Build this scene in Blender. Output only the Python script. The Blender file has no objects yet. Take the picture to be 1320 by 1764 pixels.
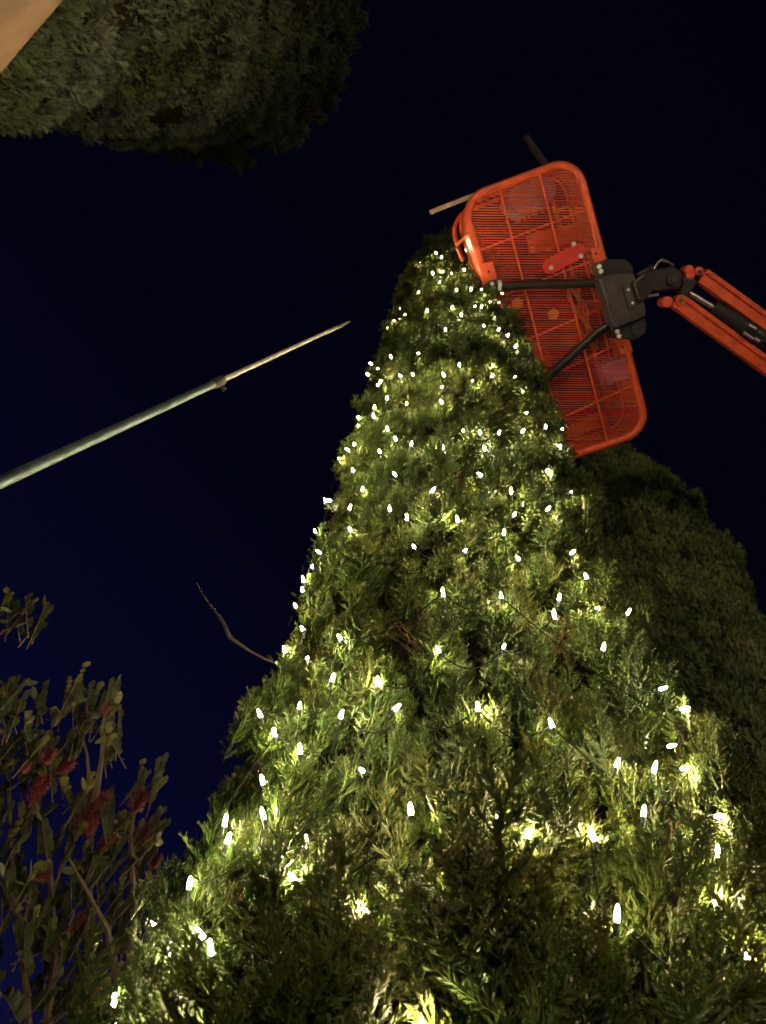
import bpy, math, random
from mathutils import Vector, Matrix, Euler, Quaternion, noise
R = math.radians
sc = bpy.context.scene
col = sc.collection
random.seed(7)

# ------------------------------------------------------------------ camera, sky, exposure
W0, H0, F0 = 1320.0, 1764.0, 1324.0
CAM = Vector((0, 0, 1.6))
up = Vector((765 - 660, 882 - 150, -F0)).normalized()          # world up seen from the camera
fw = Vector((0, 0, -1)); ya = (fw - up * fw.dot(up)).normalized(); xa = ya.cross(up)
ROT = Matrix((xa, ya, up))                                     # camera space -> world space
cam_data = bpy.data.cameras.new('camera'); cam = bpy.data.objects.new('camera', cam_data)
col.objects.link(cam); sc.camera = cam
cam.matrix_world = Matrix.Translation(CAM) @ ROT.to_4x4()
cam_data.sensor_fit = 'VERTICAL'; cam_data.sensor_height = 36; cam_data.lens = F0 / H0 * 36
cam_data.clip_start = 0.05; cam_data.clip_end = 2000
cam_data.dof.use_dof = True; cam_data.dof.focus_distance = 2.0; cam_data.dof.aperture_fstop = 6.0

world = bpy.data.worlds.new("World"); sc.world = world; world.use_nodes = True
wn = world.node_tree; wn.nodes.clear()
def N(nt, t, **k):
    n = nt.nodes.new(t)
    for a, b in k.items(): setattr(n, a, b)
    return n
wo = N(wn, 'ShaderNodeOutputWorld'); bg = N(wn, 'ShaderNodeBackground')
geo = N(wn, 'ShaderNodeTexCoord'); dot = N(wn, 'ShaderNodeVectorMath', operation='DOT_PRODUCT')
dot.inputs[1].default_value = Vector((-0.62, 0.52, -0.58)).normalized()   # the last dusk glow, low on the left
ramp = N(wn, 'ShaderNodeValToRGB'); mr = N(wn, 'ShaderNodeMapRange')
mr.inputs['From Min'].default_value = -1; mr.inputs['From Max'].default_value = 1
wn.links.new(geo.outputs['Generated'], dot.inputs[0]); wn.links.new(dot.outputs['Value'], mr.inputs['Value'])
wn.links.new(mr.outputs[0], ramp.inputs[0])
cr = ramp.color_ramp
cr.elements[0].position = 0.1; cr.elements[0].color = (0.0006, 0.0008, 0.0030, 1)
cr.elements[1].position = 1.0; cr.elements[1].color = (0.0060, 0.0080, 0.0600, 1)
e = cr.elements.new(0.42); e.color = (0.00075, 0.0009, 0.0050, 1)
e = cr.elements.new(0.60); e.color = (0.0018, 0.0021, 0.0150, 1)
e = cr.elements.new(0.76); e.color = (0.0042, 0.0048, 0.0330, 1)
bg.inputs['Strength'].default_value = 1.0
wn.links.new(ramp.outputs[0], bg.inputs[0]); wn.links.new(bg.outputs[0], wo.inputs[0])

sc.view_settings.view_transform = 'Standard'; sc.view_settings.look = 'None'
sc.view_settings.exposure = 0; sc.view_settings.gamma = 1; sc.view_settings.use_curve_mapping = False
sc.render.engine = 'CYCLES'
sc.cycles.use_denoising = True
sc.cycles.max_bounces = 5; sc.cycles.diffuse_bounces = 2; sc.cycles.glossy_bounces = 2
sc.cycles.transmission_bounces = 3; sc.cycles.sample_clamp_indirect = 3.0
sc.cycles.use_adaptive_sampling = True; sc.cycles.adaptive_threshold = 0.02

def ray(px, py):
    return (ROT @ Vector(((px - 660) / F0, (882 - py) / F0, -1))).normalized()
def at(px, py, dist): return CAM + ray(px, py) * dist

# ------------------------------------------------------------------ materials
def mat(name, color, rough=0.6, metal=0.0, var=0.0, nscale=20.0, c2=None, spec=0.5, bump=0.0, trans=0.0, emit=None, estr=0, rand=0.0, coord='Object', detail=4.0, coat=0.0):
    m = bpy.data.materials.new(name); m.use_nodes = True; nt = m.node_tree; b = nt.nodes['Principled BSDF']
    b.inputs['Roughness'].default_value = rough; b.inputs['Metallic'].default_value = metal
    b.inputs['Specular IOR Level'].default_value = spec; b.inputs['Coat Weight'].default_value = coat
    b.inputs['Base Color'].default_value = (*color, 1)
    if c2 or var or bump:
        tc = N(nt, 'ShaderNodeTexCoord'); nz = N(nt, 'ShaderNodeTexNoise'); nz.inputs['Scale'].default_value = nscale
        nz.inputs['Detail'].default_value = detail
        nt.links.new(tc.outputs[coord], nz.inputs['Vector'])
    src = None
    if c2:
        mx = N(nt, 'ShaderNodeMix', data_type='RGBA'); mp = N(nt, 'ShaderNodeMapRange')
        mp.inputs['From Min'].default_value = .35; mp.inputs['From Max'].default_value = .65
        nt.links.new(nz.outputs['Fac'], mp.inputs['Value']); nt.links.new(mp.outputs[0], mx.inputs['Factor'])
        mx.inputs['A'].default_value = (*color, 1); mx.inputs['B'].default_value = (*c2, 1)
        src = mx.outputs['Result']
    if rand:
        oi = N(nt, 'ShaderNodeObjectInfo'); hs = N(nt, 'ShaderNodeHueSaturation'); mp = N(nt, 'ShaderNodeMapRange')
        mp.inputs['To Min'].default_value = 1 - rand; mp.inputs['To Max'].default_value = 1 + rand
        nt.links.new(oi.outputs['Random'], mp.inputs['Value']); nt.links.new(mp.outputs[0], hs.inputs['Value'])
        mp2 = N(nt, 'ShaderNodeMapRange'); mp2.inputs['To Min'].default_value = .485; mp2.inputs['To Max'].default_value = .515
        mt = N(nt, 'ShaderNodeMath', operation='FRACT'); mm = N(nt, 'ShaderNodeMath', operation='MULTIPLY'); mm.inputs[1].default_value = 17.3
        nt.links.new(oi.outputs['Random'], mm.inputs[0]); nt.links.new(mm.outputs[0], mt.inputs[0]); nt.links.new(mt.outputs[0], mp2.inputs['Value'])
        nt.links.new(mp2.outputs[0], hs.inputs['Hue'])
        if src: nt.links.new(src, hs.inputs['Color'])
        else: hs.inputs['Color'].default_value = (*color, 1)
        src = hs.outputs[0]
    if src: nt.links.new(src, b.inputs['Base Color'])
    if bump:
        bp = N(nt, 'ShaderNodeBump'); bp.inputs['Strength'].default_value = bump; bp.inputs['Distance'].default_value = 0.01
        nt.links.new(nz.outputs['Fac'], bp.inputs['Height']); nt.links.new(bp.outputs[0], b.inputs['Normal'])
    if emit:
        b.inputs['Emission Color'].default_value = (*emit, 1); b.inputs['Emission Strength'].default_value = estr
    if trans:
        tl = N(nt, 'ShaderNodeBsdfTranslucent'); ms = N(nt, 'ShaderNodeMixShader'); ms.inputs[0].default_value = trans
        if src: nt.links.new(src, tl.inputs['Color'])
        else: tl.inputs['Color'].default_value = (*color, 1)
        out = nt.nodes['Material Output']
        nt.links.new(b.outputs[0], ms.inputs[1]); nt.links.new(tl.outputs[0], ms.inputs[2]); nt.links.new(ms.outputs[0], out.inputs[0])
    return m

M = {}
M['needle'] = mat('cypress_needle', (0.042, 0.082, 0.019), rough=.50, c2=(0.070, 0.090, 0.018), nscale=14, spec=.3, rand=.4, trans=.2)
def patchy(m, hue_a, hue_b, scale, lo=.40, hi=.62, off=3.0):
    """slow change of foliage colour from one part of the crown to the next"""
    nt = m.node_tree; b = nt.nodes['Principled BSDF']; lk = b.inputs['Base Color'].links[0]; src = lk.from_socket
    ge = N(nt, 'ShaderNodeNewGeometry'); nz = N(nt, 'ShaderNodeTexNoise'); nz.inputs['Scale'].default_value = scale; nz.inputs['Detail'].default_value = 3
    mp = N(nt, 'ShaderNodeMapRange'); mp.inputs['From Min'].default_value = lo; mp.inputs['From Max'].default_value = hi
    mx = N(nt, 'ShaderNodeMix', data_type='RGBA'); mx.inputs['A'].default_value = (*hue_a, 1); mx.inputs['B'].default_value = (*hue_b, 1)
    mu = N(nt, 'ShaderNodeMix', data_type='RGBA', blend_type='MULTIPLY'); mu.inputs['Factor'].default_value = 1
    nt.links.new(ge.outputs['Position'], nz.inputs['Vector']); nt.links.new(nz.outputs['Fac'], mp.inputs['Value']); nt.links.new(mp.outputs[0], mx.inputs['Factor'])
    nt.links.new(src, mu.inputs['A']); nt.links.new(mx.outputs['Result'], mu.inputs['B']); nt.links.new(mu.outputs['Result'], b.inputs['Base Color'])
    for n_ in nt.nodes:
        if n_.type == 'BSDF_TRANSLUCENT': nt.links.new(mu.outputs['Result'], n_.inputs['Color'])
patchy(M['needle'], (.88, .92, .80), (1.30, 1.12, .80), 1.6)
M['needle_far'] = mat('cypress_far', (0.085, 0.118, 0.040), rough=.6, c2=(0.060, 0.096, 0.036), nscale=3, spec=.3, rand=.45)
M['needle_grey'] = mat('cypress_grey_green', (0.105, 0.128, 0.078), rough=.6, c2=(0.075, 0.095, 0.028), nscale=1.1, spec=.3, rand=.35)
M['dead'] = mat('dry_twig', (0.12, 0.060, 0.032), rough=.8, c2=(0.06, 0.04, 0.025), nscale=9, spec=.2, rand=.3)
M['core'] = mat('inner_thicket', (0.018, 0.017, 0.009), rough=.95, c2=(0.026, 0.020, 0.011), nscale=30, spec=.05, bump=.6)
M['bark'] = mat('bark', (0.075, 0.053, 0.038), rough=.9, c2=(0.07, 0.05, 0.035), nscale=18, bump=.8)
M['greytwig'] = mat('grey_twig', (0.018, 0.014, 0.016), rough=.9, spec=.1, c2=(0.025, 0.02, 0.02), nscale=18)
M['leaf'] = mat('glossy_leaf', (0.028, 0.037, 0.011), rough=.5, c2=(0.015, 0.025, 0.008), nscale=6, rand=.4, trans=.2)
M['leaf_young'] = mat('young_leaf', (0.105, 0.105, 0.026), rough=.5, c2=(0.07, 0.078, 0.020), nscale=6, rand=.3, trans=.2)
M['stamen'] = mat('red_stamen', (0.085, 0.006, 0.006), rough=.6, rand=.2)
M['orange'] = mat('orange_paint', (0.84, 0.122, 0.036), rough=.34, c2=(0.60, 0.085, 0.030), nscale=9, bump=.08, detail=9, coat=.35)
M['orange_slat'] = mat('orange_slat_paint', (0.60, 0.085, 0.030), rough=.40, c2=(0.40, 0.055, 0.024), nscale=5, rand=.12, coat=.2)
M['red'] = mat('red_plate_paint', (0.62, 0.035, 0.018), rough=.45, c2=(0.5, .03, .02), nscale=12)
M['black'] = mat('black_steel', (0.014, 0.013, 0.015), rough=.32, c2=(0.026, 0.024, 0.025), nscale=9, bump=.1, coat=.3)
M['plate'] = mat('scuffed_black_plate', (0.030, 0.026, 0.029), rough=.5, c2=(0.070, 0.058, 0.060), nscale=11, bump=.1)
M['rubber'] = mat('black_rubber', (0.016, 0.016, 0.017), rough=.7)
M['steel'] = mat('bright_steel', (0.60, 0.60, 0.60), rough=.28, metal=.85, c2=(.45, .45, .46), nscale=30)
M['bolt'] = mat('zinc_bolt', (0.78, 0.74, 0.70), rough=.4, metal=.3)
M['galv'] = mat('galvanised_tube', (0.12, 0.17, 0.185), rough=.4, metal=.6, c2=(0.08, 0.115, 0.125), nscale=30)
M['wood'] = mat('pale_wood', (0.55, 0.43, 0.30), rough=.7, c2=(0.42, 0.31, 0.20), nscale=25, bump=.2)
M['poleup'] = mat('pale_upper_pole', (0.44, 0.41, 0.39), rough=.45, c2=(0.28, 0.26, 0.24), nscale=60)
M['timber'] = mat('weathered_timber', (0.24, 0.135, 0.068), rough=.8, c2=(0.15, 0.085, 0.045), nscale=14, bump=.35, detail=8)
M['lav'] = mat('milky_lavender_plastic', (0.70, 0.52, 0.78), rough=.25, c2=(.5, .36, .56), nscale=8)
M['yellow'] = mat('yellow_cap', (0.75, 0.33, 0.02), rough=.4)
M['tan'] = mat('tan_rope', (0.50, 0.30, 0.18), rough=.8)
M['wire'] = mat('green_wire', (0.004, 0.007, 0.005), rough=.7, spec=.15)
M['socket'] = mat('green_socket', (0.015, 0.030, 0.020), rough=.5)
BULB_E = 1150.0
M['bulb'] = mat('warm_led', (0.9, 0.85, 0.7), rough=.2, emit=(1.0, 0.785, 0.43), estr=BULB_E)
# the clear cap dims and warms towards its rim, where the light passes through more plastic
def led_rim(m):
    nt = m.node_tree; b = nt.nodes['Principled BSDF']; lw = N(nt, 'ShaderNodeLayerWeight'); lw.inputs['Blend'].default_value = .5
    r1 = N(nt, 'ShaderNodeMapRange'); r1.inputs['From Min'].default_value = .42; r1.inputs['From Max'].default_value = .80
    r1.inputs['To Min'].default_value = 1; r1.inputs['To Max'].default_value = 0
    pw = N(nt, 'ShaderNodeMath', operation='POWER'); pw.inputs[1].default_value = 3
    mu = N(nt, 'ShaderNodeMath', operation='MULTIPLY_ADD'); mu.inputs[1].default_value = BULB_E; mu.inputs[2].default_value = .9
    nt.links.new(lw.outputs['Facing'], r1.inputs['Value']); nt.links.new(r1.outputs[0], pw.inputs[0]); nt.links.new(pw.outputs[0], mu.inputs[0]); nt.links.new(mu.outputs[0], b.inputs['Emission Strength'])
led_rim(M['bulb'])
M['lampglass'] = mat('lamp_glass', (0.9, 0.8, 0.6), rough=.3, emit=(1.0, 0.62, 0.32), estr=3)
M['ground'] = mat('dark_paving', (0.10, 0.09, 0.08), rough=.9, c2=(.07, .065, .055), nscale=1.5, bump=.3)
M['tyre'] = mat('tyre_rubber', (0.02, 0.02, 0.02), rough=.8)

patchy(M['needle_grey'], (.75, .80, .55), (1.25, 1.2, 1.6), .9)
patchy(M['needle_far'], (.8, .85, .8), (1.35, 1.15, 1.0), .8)

# ------------------------------------------------------------------ mesh helpers
class MB:
    def __init__(s): s.v = []; s.f = []
    def add(s, vs, fs):
        o = len(s.v); s.v += [Vector(v) for v in vs]; s.f += [tuple(i + o for i in f) for f in fs]
    def box(s, c, size, rot=None):
        hx, hy, hz = [a / 2 for a in size]; c = Vector(c)
        vs = [Vector((x * hx, y * hy, z * hz)) for x in (-1, 1) for y in (-1, 1) for z in (-1, 1)]
        if rot: vs = [rot @ v for v in vs]
        s.add([c + v for v in vs], [(0, 1, 3, 2), (4, 6, 7, 5), (0, 4, 5, 1), (2, 3, 7, 6), (0, 2, 6, 4), (1, 5, 7, 3)])
    def tube(s, pts, rad, n=8, cap=True, closed=False):
        pts = [Vector(p) for p in pts]; k = len(pts)
        if not hasattr(rad, '__len__'): rad = [rad] * k
        prev = None; rings = []
        for i, p in enumerate(pts):
            a = pts[(i - 1) % k] if (closed or i) else p; b = pts[(i + 1) % k] if (closed or i < k - 1) else p
            t = (b - a).normalized()
            if prev is None: prev = t.orthogonal().normalized()
            x = (prev - t * prev.dot(t)); x = x.normalized() if x.length > 1e-5 else t.orthogonal().normalized()
            prev = x; y = t.cross(x)
            rings.append([p + (x * math.cos(j * 2 * math.pi / n) + y * math.sin(j * 2 * math.pi / n)) * rad[i] for j in range(n)])
        fs = []; m = k if closed else k - 1
        for i in range(m):
            a, b = i * n, ((i + 1) % k) * n
            for j in range(n): fs.append((a + j, a + (j + 1) % n, b + (j + 1) % n, b + j))
        if cap and not closed:
            fs.append(tuple(reversed(range(n)))); fs.append(tuple(range((k - 1) * n, k * n)))
        s.add([v for r in rings for v in r], fs)
    def prism(s, poly, z0, z1):
        n = len(poly)
        s.add([(x, y, z0) for x, y in poly] + [(x, y, z1) for x, y in poly],
              [tuple(range(n)), tuple(reversed(range(n, 2 * n)))] + [(i, i + n, (i + 1) % n + n, (i + 1) % n) for i in range(n)])
    def lathe(s, prof, n=10, M4=None):
        vs = []; k = len(prof)
        for r, z in prof:
            for j in range(n):
                v = Vector((r * math.cos(2 * math.pi * j / n), r * math.sin(2 * math.pi * j / n), z)); vs.append(M4 @ v if M4 else v)
        fs = [(i * n + j, i * n + (j + 1) % n, (i + 1) * n + (j + 1) % n, (i + 1) * n + j) for i in range(k - 1) for j in range(n)]
        fs += [tuple(reversed(range(n))), tuple(range((k - 1) * n, k * n))]
        s.add(vs, fs)
    def mesh(s, name, m, smooth=False, bevel=0):
        me = bpy.data.meshes.new(name); me.from_pydata([tuple(v) for v in s.v], [], s.f)
        if m: me.materials.append(m)
        if smooth: me.polygons.foreach_set('use_smooth', [True] * len(me.polygons))
        me.update(); return me
    def build(s, name, m, parent=None, smooth=False, bevel=0, kind=None, label=None):
        o = bpy.data.objects.new(name, s.mesh(name, m, smooth)); col.objects.link(o)
        if smooth:
            try: o.data.set_sharp_from_angle(angle=R(40))
            except Exception: pass
        if parent: o.parent = parent
        if bevel:
            b = o.modifiers.new('bevel', 'BEVEL'); b.width = bevel; b.segments = 2; b.limit_method = 'ANGLE'
        if kind: o['kind'] = kind
        if label: o['label'] = label
        return o
def tag(o, label=None, cat=None, group=None, kind=None):
    if label: o['label'] = label
    if cat: o['category'] = cat
    if group: o['group'] = group
    if kind: o['kind'] = kind
    return o
def empty(name, loc, mw=None):
    o = bpy.data.objects.new(name, None); col.objects.link(o)
    if mw is not None: o.matrix_world = mw
    else: o.location = loc
    o.empty_display_size = .2
    return o
def inst(name, me, parent, mw, kind=None):
    o = bpy.data.objects.new(name, me); col.objects.link(o); o.parent = parent; o.matrix_local = mw
    if kind: o['kind'] = kind
    return o
def interp(x, xs, ys):
    if x <= xs[0]: return ys[0]
    for i in range(1, len(xs)):
        if x <= xs[i]: t = (x - xs[i - 1]) / (xs[i] - xs[i - 1]); return ys[i - 1] * (1 - t) + ys[i] * t
    return ys[-1]

# scatter: one object whose geometry nodes place foliage pieces on its points
def scatter(name, protos, items, m, parent, kind='stuff'):
    """items: (location, rotation quaternion, scale, index)"""
    pc = bpy.data.collections.new(name + '_pieces')
    for i, me in enumerate(protos):
        pc.objects.link(bpy.data.objects.new('%s_piece_%02d' % (name, i), me))
    me = bpy.data.meshes.new(name); me.from_pydata([tuple(p[0]) for p in items], [], [])
    a = me.attributes.new('rot', 'FLOAT_VECTOR', 'POINT'); b = me.attributes.new('scl', 'FLOAT', 'POINT'); c = me.attributes.new('vi', 'INT', 'POINT')
    rots = []
    for p in items: rots += list(p[1].to_euler())
    a.data.foreach_set('vector', rots); b.data.foreach_set('value', [p[2] for p in items]); c.data.foreach_set('value', [p[3] for p in items])
    if m: me.materials.append(m)
    o = bpy.data.objects.new(name, me); col.objects.link(o); o.parent = parent; o['kind'] = kind
    g = bpy.data.node_groups.new(name + '_nodes', 'GeometryNodeTree')
    g.interface.new_socket('Geometry', in_out='INPUT', socket_type='NodeSocketGeometry')
    g.interface.new_socket('Geometry', in_out='OUTPUT', socket_type='NodeSocketGeometry')
    gi = g.nodes.new('NodeGroupInput'); go = g.nodes.new('NodeGroupOutput')
    ci = g.nodes.new('GeometryNodeCollectionInfo'); ci.inputs['Collection'].default_value = pc
    ci.inputs['Separate Children'].default_value = True; ci.inputs['Reset Children'].default_value = True
    ip = g.nodes.new('GeometryNodeInstanceOnPoints'); ip.inputs['Pick Instance'].default_value = True
    def na(nm, ty):
        n = g.nodes.new('GeometryNodeInputNamedAttribute'); n.data_type = ty; n.inputs['Name'].default_value = nm; return n
    er = g.nodes.new('FunctionNodeEulerToRotation')
    L = g.links.new
    L(gi.outputs[0], ip.inputs['Points']); L(ci.outputs[0], ip.inputs['Instance'])
    L(na('vi', 'INT').outputs['Attribute'], ip.inputs['Instance Index'])
    L(na('rot', 'FLOAT_VECTOR').outputs['Attribute'], er.inputs[0]); L(er.outputs[0], ip.inputs['Rotation'])
    L(na('scl', 'FLOAT').outputs['Attribute'], ip.inputs['Scale']); L(ip.outputs[0], go.inputs[0])
    md = o.modifiers.new('scatter', 'NODES'); md.node_group = g
    return o

def quat_to(d, roll=0.0):
    return Vector(d).normalized().to_track_quat('Z', 'Y') @ Quaternion((0, 0, 1), roll)

# ------------------------------------------------------------------ foliage pieces
def strand(mb, p0, d, length, r0, segs, curl, rng, n=3):
    """one thread of foliage, curling towards +Z of the piece"""
    pts = [p0.copy()]; d = d.normalized(); p = p0.copy(); dirs = [d]
    for i in range(segs):
        p = p + d * (length / segs); pts.append(p.copy())
        d = (d + Vector((rng.gauss(0, .10), rng.gauss(0, .10), curl))).normalized(); dirs.append(d)
    rad = [r0 * (1 - .35 * i / segs) for i in range(segs)] + [r0 * .55]
    mb.tube(pts, rad, n=n, cap=False)
    return pts, dirs
def cypress_spray(seed, length=.24, branches=15, r=.0021, twig=.025, segs=3):
    rng = random.Random(seed); mb = MB()
    stem, sd = strand(mb, Vector((0, 0, 0)), Vector((rng.gauss(0, .12), rng.gauss(0, .12), 1)), length, r * 1.7, 6, .02, rng)
    def along(pts, t):
        t = min(max(t, 0), .999) * (len(pts) - 1); i = int(t); return pts[i].lerp(pts[i + 1], t - i)
    for k in range(branches):
        t = .12 + .88 * (k + rng.random()) / branches; p = along(stem, t)
        az = k * 2.4 + rng.gauss(0, .3); spread = rng.uniform(.5, .95)
        d = Vector((math.cos(az) * spread, math.sin(az) * spread, rng.uniform(.55, 1.0)))
        L = length * rng.uniform(.26, .44) * (1.15 - .6 * t)
        bp, bd = strand(mb, p, d, L, r * 1.15, 4, .16, rng)
        nt_ = max(5, int(L / .0074)); fl = d.cross(Vector((rng.gauss(0, 1), rng.gauss(0, 1), rng.gauss(0, 1)))).normalized()
        for j in range(nt_):
            u = .12 + .88 * (j + rng.random() * .6) / nt_; q = along(bp, u); dd = bd[min(int(u * 4), 3)]
            side = 1 if j % 2 else -1
            tw = (dd * .95 + fl * side * rng.uniform(.6, 1.1) + Vector((rng.gauss(0, .15), rng.gauss(0, .15), .15)))
            l2 = twig * rng.uniform(.6, 1.25) * (1.1 - .45 * u)
            tp, td = strand(mb, q, tw, l2, r, segs, .14, rng)
            if rng.random() < .8:
                strand(mb, tp[1], td[1] + fl * -side * .6 + Vector((rng.gauss(0, .2), rng.gauss(0, .2), 0)), l2 * .7, r * .9, 2, .12, rng)
            if rng.random() < .6:
                strand(mb, tp[1], td[1] + fl * side * .6 + Vector((rng.gauss(0, .3), rng.gauss(0, .3), 0)), l2 * .6, r * .9, 2, .12, rng)
    return mb.mesh('foliage_spray', M['needle'])
SPRAYS = [cypress_spray(100 + i, length=.20 + .015 * (i % 5)) for i in range(9)]
def dead_spray(seed):
    rng = random.Random(seed); mb = MB()
    for k in range(26):
        d = Vector((rng.gauss(0, .6), rng.gauss(0, .6), rng.uniform(.2, 1)))
        pts, dirs = strand(mb, Vector((0, 0, 0)), d, rng.uniform(.08, .2), .0018, 4, .03, rng)
        for j in range(3): strand(mb, pts[1 + j], dirs[1 + j] + Vector((rng.gauss(0, .7), rng.gauss(0, .7), .1)), .05, .0011, 3, .05, rng)
    return mb.mesh('dead_twigs', M['dead'])
DEAD = [dead_spray(500 + i) for i in range(4)]
def plume(seed, material, L=.42, n=210, w=.0075, bl=.075):
    """an upright finger of scale foliage seen from afar: short forked blades round a curved axis"""
    rng = random.Random(seed); mb = MB(); bx, by = rng.gauss(0, .06), rng.gauss(0, .06)
    for k in range(n):
        t = (k + rng.random()) / n; c = Vector((bx * t * t, by * t * t, t * L)); az = rng.random() * 6.283
        rad = L * .20 * math.sin(math.pi * min(1, .12 + t * .86)) ** .8 * rng.uniform(.25, 1.1)
        o = Vector((math.cos(az), math.sin(az), 0)); p = c + o * rad
        d = (o * rng.uniform(.3, .9) + Vector((0, 0, 1.0)) + Vector((rng.gauss(0, .25), rng.gauss(0, .25), 0))).normalized()
        s = d.cross(Vector((rng.gauss(0, 1), rng.gauss(0, 1), rng.gauss(0, 1)))).normalized(); l = bl * rng.uniform(.5, 1.2); ww = w * rng.uniform(.6, 1.2)
        nrm = d.cross(s)
        mb.add([p - s * ww * .5, p + s * ww * .5, p + d * l * .55 + s * ww + nrm * ww * .6, p + d * l * .55 - s * ww, p + d * l],
               [(0, 1, 2), (0, 2, 3), (3, 2, 4)])
        for sg in (-1, 1):
            q = p + d * l * .35; d2 = (d + s * sg * .9).normalized()
            mb.add([q, q + d * l * .18, q + d2 * l * .5 + nrm * ww * .5], [(0, 1, 2)])
    return mb.mesh('foliage_plume', material)

# ------------------------------------------------------------------ ground
g = MB(); n = 24
for i in range(n + 1):
    for j in range(n + 1):
        x = (i - n / 2) / (n / 2); y = (j - n / 2) / (n / 2)
        g.v.append(Vector((x * abs(x) * 600, y * abs(y) * 600, 0)))
g.f = [(i * (n + 1) + j, (i + 1) * (n + 1) + j, (i + 1) * (n + 1) + j + 1, i * (n + 1) + j + 1) for i in range(n) for j in range(n)]
tag(g.build('ground', M['ground']), 'dark paved ground around the trees', kind='structure')

# ------------------------------------------------------------------ the decorated conifer
S = 1.25
TD, TAZ = 1.682 * S, 0.188
TX, TY = TD * math.sin(TAZ) + .025, TD * math.cos(TAZ)
HK = [-1.6, -1.2, 0, .35, .6, .9, 1.3, 1.8, 2.4, 3.2, 4.2, 5.4, 6.5, 8., 9.0, 9.6]
RK = [.75, .98, .93, .902, .776, .699, .653, .604, .592, .586, .565, .522, .48, .430, .30, .04]
HK = [h * S + 1.6 if h > -1.3 else (0.25 if h < -1.5 else .5) for h in HK]; RK = [r * S * (.97 if i < 4 else 1.01 if i < 5 else 1.06 if i < 8 else 1.04 if i < 10 else 1.06 if i < 12 else 1.13) for i, r in enumerate(RK)]
def tree_r(z): return interp(z, HK, RK)
ZTOP = HK[-1]
tree = tag(empty('conifer_tree', (TX, TY, 0)), 'huge conical conifer wound with glowing warm white fairy lights', 'tree')
TI = Matrix.Translation((-TX, -TY, 0))
mb = MB(); k = 14
mb.tube([(.02 * math.sin(i), .02 * math.cos(i * 1.3), i / k * (ZTOP - .4)) for i in range(k + 1)], [.22 * (1 - .9 * i / k) + .01 for i in range(k + 1)], n=12)
mb.build('trunk', M['bark'], tree, smooth=True)
# dark thicket inside
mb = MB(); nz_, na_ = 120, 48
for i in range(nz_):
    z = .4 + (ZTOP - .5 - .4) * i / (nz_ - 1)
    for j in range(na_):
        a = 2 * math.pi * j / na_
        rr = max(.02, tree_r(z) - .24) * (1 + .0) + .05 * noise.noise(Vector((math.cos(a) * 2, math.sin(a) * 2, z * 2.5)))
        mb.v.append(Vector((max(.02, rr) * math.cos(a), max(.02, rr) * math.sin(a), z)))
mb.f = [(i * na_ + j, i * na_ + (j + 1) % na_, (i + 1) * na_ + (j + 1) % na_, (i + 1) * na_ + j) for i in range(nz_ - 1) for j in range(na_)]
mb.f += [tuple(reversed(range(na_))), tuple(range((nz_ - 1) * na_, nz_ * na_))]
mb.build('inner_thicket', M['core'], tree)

def lump(z, a):        # slow swelling of the crown's surface
    return .02 + .055 * noise.noise(Vector((math.cos(a) * 1.9 + 11, math.sin(a) * 1.9, z * 1.6))) + .05 * noise.noise(Vector((math.cos(a) * 5, math.sin(a) * 5 + 7, z * 4.2)))
def cone_hit(px, py):
    """where a sight line meets the crown (or passes closest to it)"""
    d = ray(px, py); best = None
    t = .6
    while t < 14:
        p = CAM + d * t
        if p.z > ZTOP: break
        e = math.hypot(p.x - TX, p.y - TY) - tree_r(p.z)
        if e <= 0.0: return p, t
        if best is None or e < best[0]: best = (e, p.copy(), t)
        t += .008 + t * .002
    return best[1], best[2]
BULBS = [(723,450),(736,463),(745,467),(762,465),(778,468),(761,440),(800,461),(817,449),(831,496),(813,494),(721,500),(757,483),
(819,524),(831,524),(846,517),(854,543),(834,557),(862,563),(892,592),(696,539),(677,550),(665,563),(795,538),(735,531),(671,610),
(721,605),(635,624),(648,632),(630,642),(654,652),(648,660),(687,643),(709,640),(763,640),(762,662),(792,623),(850,625),(814,652),
(850,642),(889,645),(665,681),(759,686),(699,690),(643,697),(641,711),(614,716),(614,730),(665,733),(607,761),(594,771),(580,787),
(604,805),(679,750),(651,772),(708,758),(763,764),(799,736),(835,765),(862,739),(943,730),(904,737),(825,811),(882,838),(947,805),
(988,843),(949,870),(677,811),(622,837),(561,859),(669,869),(699,883),(599,906),(787,886),(870,909),(711,935),(803,941),(892,954),
(992,945),(1012,985),(889,879),(747,837),(556,858),(538,911),(543,946),(517,992),(516,1010),(503,1038),(515,1076),(484,1112),
(580,1090),(526,1127),(571,1158),(648,1163),(762,1010),(864,1017),(752,1110),(870,1105),(967,1020),(957,1048),(1035,1042),
(1045,1105),(512,1207),(440,1221),(467,1252),(586,1220),(685,1209),(823,1206),(950,1234),(512,1279),(445,1333),(618,1318),
(446,1390),(383,1402),(389,1433),(522,1437),(705,1380),(855,1400),(912,1423),(1020,1422),(1070,1303),(1135,1310),(1115,1385),
(1191,1316),(1252,1399),(1243,1454),(1237,1533),(1068,1558),(790,1497),(625,1560),(497,1500),(320,1510),(355,1618),(332,1595),
(280,1630),(188,1710),(725,1755),(1152,1180),(1190,1215),(300,1762),(1300,1640)]
rng = random.Random(5)
bulbs = []        # (position, outward normal, wide open?)
for px, py in BULBS:
    p, t = cone_hit(px, py)
    out = Vector((p.x - TX, p.y - TY, 0)).normalized()
    p = p - out * .012
    bulbs.append((p, out, rng.random() < .88))
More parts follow.
